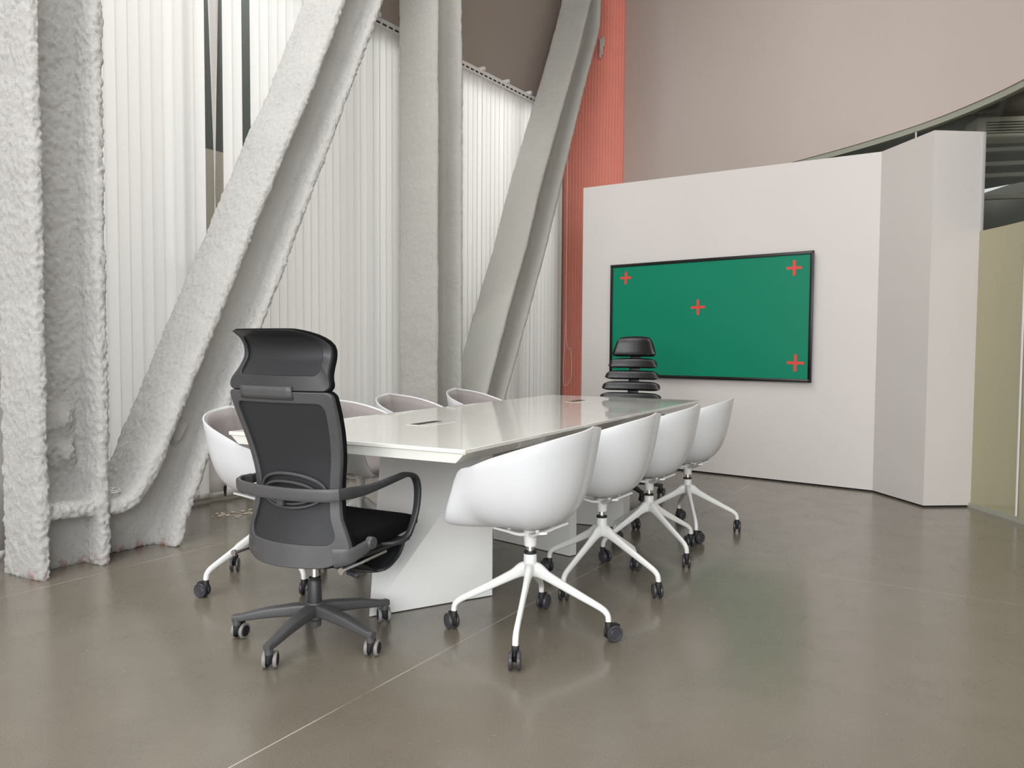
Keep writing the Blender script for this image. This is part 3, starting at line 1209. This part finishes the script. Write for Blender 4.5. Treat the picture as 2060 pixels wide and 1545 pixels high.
def sheet_mb(inner, yf, dy, rows=10):
    """fill the inner outline with a curved sheet following yf"""
    m_ = MB()
    n = len(inner)
    cx_ = sum(p[0] for p in inner) / n
    cz_ = sum(p[1] for p in inner) / n
    m_.v.append((cx_, yf(cx_, cz_) + dy, cz_))
    for j in range(1, rows + 1):
        t = j / rows
        for x, z in inner:
            xx, zz = cx_ + (x - cx_) * t, cz_ + (z - cz_) * t
            m_.v.append((xx, yf(xx, zz) + dy, zz))
    for i in range(n):
        m_.f.append((0, 1 + i, 1 + (i + 1) % n))
    for j in range(rows - 1):
        a, b = 1 + j * n, 1 + (j + 1) * n
        for i in range(n):
            i2 = (i + 1) % n
            m_.f.append((a + i, b + i, b + i2, a + i2))
    return m_


def star_leg(root, mat, r0, r1, zc, ztip, w0, w1, h0, h1, cas_mat, cas_r=0.029):
    m_ = MB()
    pts = [(r0, 0, zc), (r0 + 0.06, 0, zc - 0.002), (r1 * 0.6, 0, (zc + ztip) / 2 + 0.004), (r1 - 0.02, 0, ztip + 0.002), (r1 + 0.012, 0, ztip)]
    sec = [(h0, w0), (h0 * 0.92, w0 * 0.95), ((h0 + h1) / 2, (w0 + w1) / 2), (h1, w1), (h1 * 0.85, w1 * 0.8)]
    m_.sweep(pts, sec, up=(0, 1, 0), n=16, e=4.5)
    m_.lathe([(0.012, 0.055), (0.0145, 0.056), (0.0155, ztip), (0.012, ztip + h1 / 2)], 20, (r1 - 0.004, 0, 0))
    leg = m_.obj('leg', mat, root)
    c_ = castor_mb(cas_r, 0.052).obj('castor', cas_mat, leg, loc=(r1 - 0.004, 0, 0))
    h = hood_mb(cas_r, 0.052)
    me = c_.data
    bm = bmesh.new()
    bm.from_mesh(me)
    vs = [bm.verts.new(p) for p in h.v]
    for f in h.f:
        nf = bm.faces.new([vs[i] for i in f])
        nf.material_index = 1
        nf.smooth = True
    if cas_mat == 'greytyre':
        for f in bm.faces:
            if f.material_index == 0:
                cc = f.calc_center_median()
                rr_ = math.hypot(cc.x - 0.02, cc.z - cas_r)
                if rr_ < cas_r * 0.8:
                    f.material_index = 1
    bm.to_mesh(me)
    bm.free()
    me.materials.append(M['deep'])
    return leg, c_


def five_legs(root, ang_world, rz, swivels, **kw):
    leg, c_ = star_leg(root, **kw)
    for i in range(5):
        l = leg if i == 0 else leg.copy()
        cc = c_ if i == 0 else c_.copy()
        if i:
            COL.objects.link(l)
            COL.objects.link(cc)
            l.parent = root
            cc.parent = l
        wa = ang_world + 72 * i
        l.rotation_euler = (0, 0, R(wa - rz))
        cc.rotation_euler = (0, 0, R(swivels[i] - wa))


TC = thing('office_chair', 'black high-back mesh office chair with headrest at the near end of the table', 'chair', (-0.7445, 2.8905, 0), R(-27))
five_legs(TC, -34.9, -27, (80, 110, 60, 70, 95), mat='frameblack', r0=0.015, r1=0.30, zc=0.118, ztip=0.083, w0=0.05, w1=0.034, h0=0.05, h1=0.026, cas_mat='greytyre')
m_ = MB()
m_.lathe([(0.018, 0.052), (0.0235, 0.055), (0.024, 0.075), (0.034, 0.085), (0.036, 0.135), (0.03, 0.146)], 28)
m_.obj('hub', 'frameblack', TC)
m_ = MB()
m_.lathe([(0.02, 0.14), (0.0265, 0.145), (0.0255, 0.225), (0.021, 0.232), (0.0235, 0.24), (0.012, 0.244)], 28)
m_.obj('gas_cylinder', 'black', TC)
m_ = MB()
m_.lathe([(0.0135, 0.235), (0.0135, 0.31)], 24)
m_.obj('piston', 'chrome', TC, label='chrome piston')
# tilt mechanism and lever
m_ = MB()
m_.rbox((0, 0.03, 0.335), (0.17, 0.26, 0.05), 0.02)
m_.lathe([(0.03, 0.30), (0.034, 0.32)], 20)
m_.obj('tilt_mechanism', 'black', TC)
m_ = MB()
m_.sweep(smooth_path([(0.08, -0.02, 0.325), (0.17, -0.05, 0.318), (0.225, -0.07, 0.312)], 4), (0.012, 0.012), n=10)
m_.rbox((0.245, -0.078, 0.307), (0.07, 0.022, 0.016), 0.006, 3, Matrix.Rotation(R(-20), 3, 'Z'))
m_.obj('lever', 'black', TC)


# seat cushion: flat with waterfall nose
def seat_mb():
    rings = []
    ys = [-0.105, -0.10, -0.085, -0.04, 0.05, 0.15, 0.24, 0.30, 0.362, 0.388, 0.397]
    top = [0.405, 0.425, 0.437, 0.445, 0.447, 0.45, 0.449, 0.445, 0.435, 0.42, 0.405]
    bot = [0.40, 0.375, 0.368, 0.362, 0.362, 0.365, 0.372, 0.378, 0.385, 0.392, 0.400]
    hw_ = [0.16, 0.19, 0.212, 0.236, 0.252, 0.255, 0.252, 0.243, 0.228, 0.205, 0.18]
    m_ = MB()
    N = 40
    for y, t, b, h in zip(ys, top, bot, hw_):
        ring = []
        for j in range(N):
            a = 2 * PI * (j + 0.5) / N
            ca, sa = math.cos(a), math.sin(a)
            x = h * math.copysign(abs(ca) ** (2 / 5), ca)
            q = math.copysign(abs(sa) ** (2 / 3.0), sa)
            z = (t + b) / 2 + q * (t - b) / 2
            if sa > 0:
                z += 0.012 * (x / h) ** 2 * (1 if y < 0.3 else 0.4)
            ring.append((x, y, z))
        rings.append(ring)
    return m_.loops(rings)


o = seat_mb().obj('seat', 'fabric', TC, angle=180)
sd = o.modifiers.new('soft', 'SUBSURF')
sd.levels = sd.render_levels = 1
m_ = MB()
m_.rbox((0, 0.08, 0.358), (0.42, 0.36, 0.02), 0.008)
m_.obj('seat_pan', 'black', TC)


def back_y(x, z):
    y = cinterp(z, [0.34, 0.40, 0.50, 0.60, 0.70, 0.80, 0.90, 0.96, 1.0, 1.04, 1.08, 1.12, 1.15, 1.17],
                [-0.182, -0.172, -0.140, -0.124, -0.134, -0.162, -0.198, -0.215, -0.210, -0.190, -0.176, -0.188, -0.228, -0.285])
    return y + 0.055 * (x / 0.23) ** 2 * interp(z, [0.35, 0.5, 1.0, 1.17], [1.7, 1.0, 0.6, 1.25])


def back_hw(z):
    return cinterp(z, [0.34, 0.38, 0.44, 0.52, 0.62, 0.72, 0.80, 0.88, 0.955], [0.240, 0.246, 0.232, 0.206, 0.200, 0.216, 0.229, 0.238, 0.240])


outer = ring_sheet(back_hw, 0.328, 0.957, 0.022, 0.085)
zi0, zi1 = 0.410, 0.915
inner = ring_sheet(lambda z: back_hw(z) - 0.036, zi0, zi1, 0.03, 0.045)
o = frame_mb(outer, inner, back_y, 0.020).obj('back_frame', 'frameblack', TC, angle=50)
bv = o.modifiers.new('edge', 'BEVEL')
bv.width = 0.004
bv.segments = 2
bv.limit_method = 'ANGLE'
sheet_mb(inner, back_y, 0.002).obj('back_mesh', 'mesh', TC, angle=180)
# glossy back edge trim, deeper side band
m_ = MB()
m_.sweep([(x, back_y(x, z) + 0.016, z) for x, z in outer], (0.010, 0.016), up=(0, 1, 0), n=8, closed=True, e=3)
m_.obj('edge_trim', 'fabric', TC)
# lower cradle band wrapping the back and running forward to the seat pivots
for s_ in (-1, 1):
    m_ = MB()
    pp = smooth_path([(s_ * 0.19, -0.118, 0.366), (s_ * 0.225, -0.095, 0.370), (s_ * 0.248, -0.06, 0.380), (s_ * 0.262, -0.01, 0.398), (s_ * 0.266, 0.0, 0.402)], 5)
    m_.sweep(pp, lerp_list([(0.02, 0.07), (0.022, 0.066), (0.022, 0.05), (0.02, 0.04), (0.02, 0.036)], len(pp)), n=14, e=4)
    m_.lathe([(0.004, -0.012), (0.021, -0.012), (0.023, -0.008), (0.023, 0.01)], 24, (s_ * 0.266, -0.002, 0.404), (-s_, 0, 0))
    m_.lathe([(0.002, -0.002), (0.009, -0.002), (0.009, 0.002)], 16, (s_ * 0.279, -0.002, 0.404), (-s_, 0, 0))
    m_.obj('pivot_arm', 'frameblack', TC)
# lumbar support: oval rings with a middle clip
lum = MB()


def oval(cz, rx, rz, y0, th=(0.012, 0.010), y1=0.0):
    pts = []
    for i in range(48):
        a = 2 * PI * i / 48
        x = rx * math.cos(a)
        z = cz + rz * math.sin(a)
        pts.append((x, y0 + 0.3 * x * x / 0.2 + y1 * math.sin(a), z))
    return pts


lum.sweep(oval(0.595, 0.150, 0.062, -0.142), (0.011, 0.013), up=(0, 1, 0), n=8, closed=True, e=3)
lum.sweep(oval(0.588, 0.120, 0.040, -0.148), (0.010, 0.012), up=(0, 1, 0), n=8, closed=True, e=3)
lum.sweep(oval(0.582, 0.085, 0.020, -0.150), (0.008, 0.010), up=(0, 1, 0), n=8, closed=True, e=3)
lum.rbox((-0.01, -0.166, 0.570), (0.030, 0.018, 0.055), 0.005)
lum.obj('lumbar_support', 'frameblack', TC)
# band across the back that joins the armrests
m_ = MB()
pp = smooth_path([(-0.262, -0.06, 0.602), (-0.255, -0.12, 0.600), (-0.20, -0.172, 0.598), (-0.10, -0.196, 0.596), (0.0, -0.202, 0.596), (0.10, -0.196, 0.596), (0.20, -0.172, 0.598), (0.240, -0.145, 0.600)], 6)
m_.sweep(pp, (0.014, 0.046), n=14, e=4)
m_.obj('rear_band', 'frameblack', TC)
for s_ in (-1, 1):
    m_ = MB()
    pp = smooth_path([(s_ * 0.238, -0.148, 0.600), (s_ * 0.262, -0.10, 0.603), (s_ * 0.268, -0.04, 0.603), (s_ * 0.272, 0.05, 0.610), (s_ * 0.276, 0.15, 0.622), (s_ * 0.278, 0.20, 0.626), (s_ * 0.280, 0.250, 0.612),
                      (s_ * 0.281, 0.272, 0.580), (s_ * 0.281, 0.276, 0.53), (s_ * 0.278, 0.268, 0.47), (s_ * 0.272, 0.245, 0.41), (s_ * 0.262, 0.225, 0.375), (s_ * 0.24, 0.18, 0.362), (s_ * 0.20, 0.15, 0.360)], 6)
    n_ = len(pp)
    secs = lerp_list([(0.015, 0.044), (0.016, 0.042), (0.018, 0.036), (0.024, 0.028), (0.030, 0.022), (0.034, 0.019), (0.034, 0.018), (0.032, 0.017), (0.030, 0.016), (0.028, 0.015), (0.026, 0.017), (0.026, 0.022), (0.03, 0.022), (0.03, 0.02)], n_)
    rings = []
    m_.sweep(pp, [(b_, a_) for a_, b_ in secs], up=(1, 0, 0), n=14, e=3.5)
    arm = m_.obj('armrest', 'black', TC, angle=60)
    m_ = MB()
    m_.lathe([(0.002, 0.0), (0.013, 0.0), (0.014, 0.004)], 24, (0, 0, 0), (-s_, 0.5, 0))
    m_.v = [(x + s_ * 0.266, y - 0.105, z * 1.0 + 0.602) for x, y, z in m_.v]
    m_.obj('cap', 'frameblack', arm)
    # chrome rod of the folded footrest
    m_ = MB()
    m_.sweep([(s_ * 0.256, -0.150, 0.337), (s_ * 0.248, 0.11, 0.346)], (0.013, 0.013), n=14)
    m_.lathe([(0.004, -0.004), (0.012, -0.004), (0.012, 0.006)], 18, (s_ * 0.256, -0.155, 0.337), (0, 1, 0))
    m_.obj('slide_rod', 'chrome', TC, label='chrome rod')
# folded footrest: looped frame with mesh pad hanging under the seat
m_ = MB()
pp = smooth_path([(-0.20, -0.02, 0.345), (-0.21, 0.08, 0.345), (-0.205, 0.29, 0.345), (-0.16, 0.355, 0.33), (0.0, 0.375, 0.322), (0.16, 0.355, 0.33), (0.205, 0.29, 0.345), (0.21, 0.08, 0.345), (0.20, -0.02, 0.345)], 5)
m_.sweep(pp, (0.022, 0.016), n=10, e=3)
pp = smooth_path([(-0.205, 0.29, 0.345), (-0.20, 0.25, 0.285), (-0.18, 0.16, 0.250), (0.0, 0.14, 0.243), (0.18, 0.16, 0.250), (0.20, 0.25, 0.285), (0.205, 0.29, 0.345)], 5)
m_.sweep(pp, (0.020, 0.014), n=10, e=3)
fr_ = m_.obj('footrest', 'black', TC)
m_ = MB()
m_.grid(lambda u, v: ((u - 0.5) * 0.36, -0.04 + 0.19 * v, 0.335 - 0.086 * v ** 1.3), 12, 8)
m_.grid(lambda u, v: ((u - 0.5) * 0.38, 0.15 + 0.17 * v, 0.250 + 0.03 * v + 0.045 * v ** 2), 12, 8)
o = m_.obj('footrest_mesh', 'mesh', fr_, angle=180)
md = o.modifiers.new('thickness', 'SOLIDIFY')
md.thickness = 0.004


# headrest
def head_hw(z):
    return cinterp(z, [0.955, 0.99, 1.03, 1.08, 1.12, 1.15, 1.17], [0.236, 0.230, 0.214, 0.206, 0.208, 0.206, 0.200])


o1 = ring_sheet(head_hw, 0.960, 1.170, 0.085, 0.025)
i1 = ring_sheet(lambda z: head_hw(z) - 0.030, 1.014, 1.150, 0.06, 0.03)
hr = frame_mb(o1, i1, back_y, 0.017).obj('headrest', 'black', TC, angle=50)
bv = hr.modifiers.new('edge', 'BEVEL')
bv.width = 0.003
bv.segments = 2
bv.limit_method = 'ANGLE'
sheet_mb(i1, back_y, 0.002).obj('headrest_mesh', 'mesh', hr, angle=180)
m_ = MB()
m_.sweep([(x, back_y(x, z) + 0.013, z) for x, z in o1], (0.011, 0.018), up=(0, 1, 0), n=8, closed=True, e=3)
m_.obj('headrest_trim', 'fabric', hr)
m_ = MB()
m_.grid(lambda u, v: ((u - 0.5) * 0.25 - 0.03, back_y((u - 0.5) * 0.25 - 0.03, 0.93 + 0.045 * v) - 0.010, 0.93 + 0.045 * v), 10, 3)
o = m_.obj('headrest_mount', 'frameblack', TC, angle=60)
md = o.modifiers.new('thickness', 'SOLIDIFY')
md.thickness = 0.010
md.offset = 0

# ------------------------------------------------------------------ leather executive chair at the far end
RZ = 180 - 24
LC = thing('executive_chair', 'black leather office chair with stacked back pads under the green screen', 'chair', (0.84, 5.82, 0), R(RZ))
five_legs(LC, -70, RZ, (10, 60, 90, 30, 120), mat='black', r0=0.015, r1=0.30, zc=0.115, ztip=0.080, w0=0.05, w1=0.032, h0=0.045, h1=0.026, cas_mat='wheel')
m_ = MB()
m_.lathe([(0.02, 0.06), (0.034, 0.08), (0.034, 0.14), (0.025, 0.15), (0.025, 0.26), (0.014, 0.262), (0.014, 0.38)], 24)
m_.obj('gas_cylinder', 'black', LC)
m_ = MB()
m_.rbox((0, 0.02, 0.385), (0.22, 0.26, 0.05), 0.015)
m_.obj('tilt_mechanism', 'black', LC)


def pad(z0, z1, w0, w1, y0, y1, th=0.055, arch=0.0):
    """soft pad: bulging rounded block, w0 at the bottom and w1 at the top"""
    m_ = MB()

    def surf(side):
        def fn(u, v):
            uu = (u - 0.5) * 2
            vv = (v - 0.5) * 2
            # round the outline
            cu = math.copysign(abs(uu) ** 0.9, uu)
            w_ = (w0 + (w1 - w0) * v) / 2
            z = z0 + (z1 - z0) * v
            bul = (1 - abs(uu) ** 6) ** 0.5 * (1 - abs(vv) ** 4) ** 0.5
            x = cu * w_ * (1 - 0.05 * abs(vv) ** 6)
            z = z + arch * v * (1 - uu * uu) - (0.012 * (abs(uu) ** 10)) * (1 if vv > 0 else -1) * abs(vv)
            y = y0 + (y1 - y0) * v + side * th / 2 * bul + 0.035 * uu * uu
            return (x, y, z)
        return fn
    m_.grid(surf(1), 28, 14)
    m_.grid(surf(-1), 28, 14, True)
    o = m_.obj('back_pad', 'leather', LC, angle=180)
    return o


pads = [(1.055, 1.205, 0.335, 0.255, -0.330, -0.352, 0.012), (0.965, 1.036, 0.37, 0.335, -0.300, -0.318, 0.010), (0.876, 0.944, 0.405, 0.375, -0.272, -0.290, 0.004),
        (0.790, 0.858, 0.435, 0.41, -0.248, -0.264, 0.004), (0.705, 0.772, 0.46, 0.44, -0.228, -0.242, 0.004), (0.62, 0.687, 0.47, 0.46, -0.212, -0.224, 0.0), (0.535, 0.602, 0.47, 0.47, -0.205, -0.21, 0.0)]
for i, (z0, z1, w0_, w1_, y0, y1, ar) in enumerate(pads):
    o = pad(z0, z1, w0_ * 1.09, w1_ * 1.09, y0, y1, 0.06 if i == 0 else 0.048, ar)
    if i == 0:
        o.name = 'headrest'
m_ = MB()
pp = smooth_path([(0, -0.05, 0.37), (0, -0.20, 0.40), (0, -0.255, 0.52), (0, -0.262, 0.65), (0, -0.30, 0.85), (0, -0.345, 1.03), (0, -0.37, 1.12)], 5)
m_.sweep(pp, (0.085, 0.016), up=(0, 1, 0.01), n=12, e=4)
m_.obj('spine', 'black', LC)
m_ = MB()
m_.rbox((0, 0.05, 0.455), (0.48, 0.46, 0.085), 0.036, 5)
m_.obj('seat', 'leather', LC)
for s_ in (-1, 1):
    m_ = MB()
    pp = smooth_path([(s_ * 0.20, 0.02, 0.40), (s_ * 0.275, 0.03, 0.41), (s_ * 0.285, 0.06, 0.52), (s_ * 0.285, 0.12, 0.62), (s_ * 0.285, 0.02, 0.635), (s_ * 0.28, -0.12, 0.625)], 5)
    m_.sweep(pp, (0.03, 0.02), n=10, e=3, up=(0.001, 0, 1))
    m_.obj('armrest', 'black', LC)
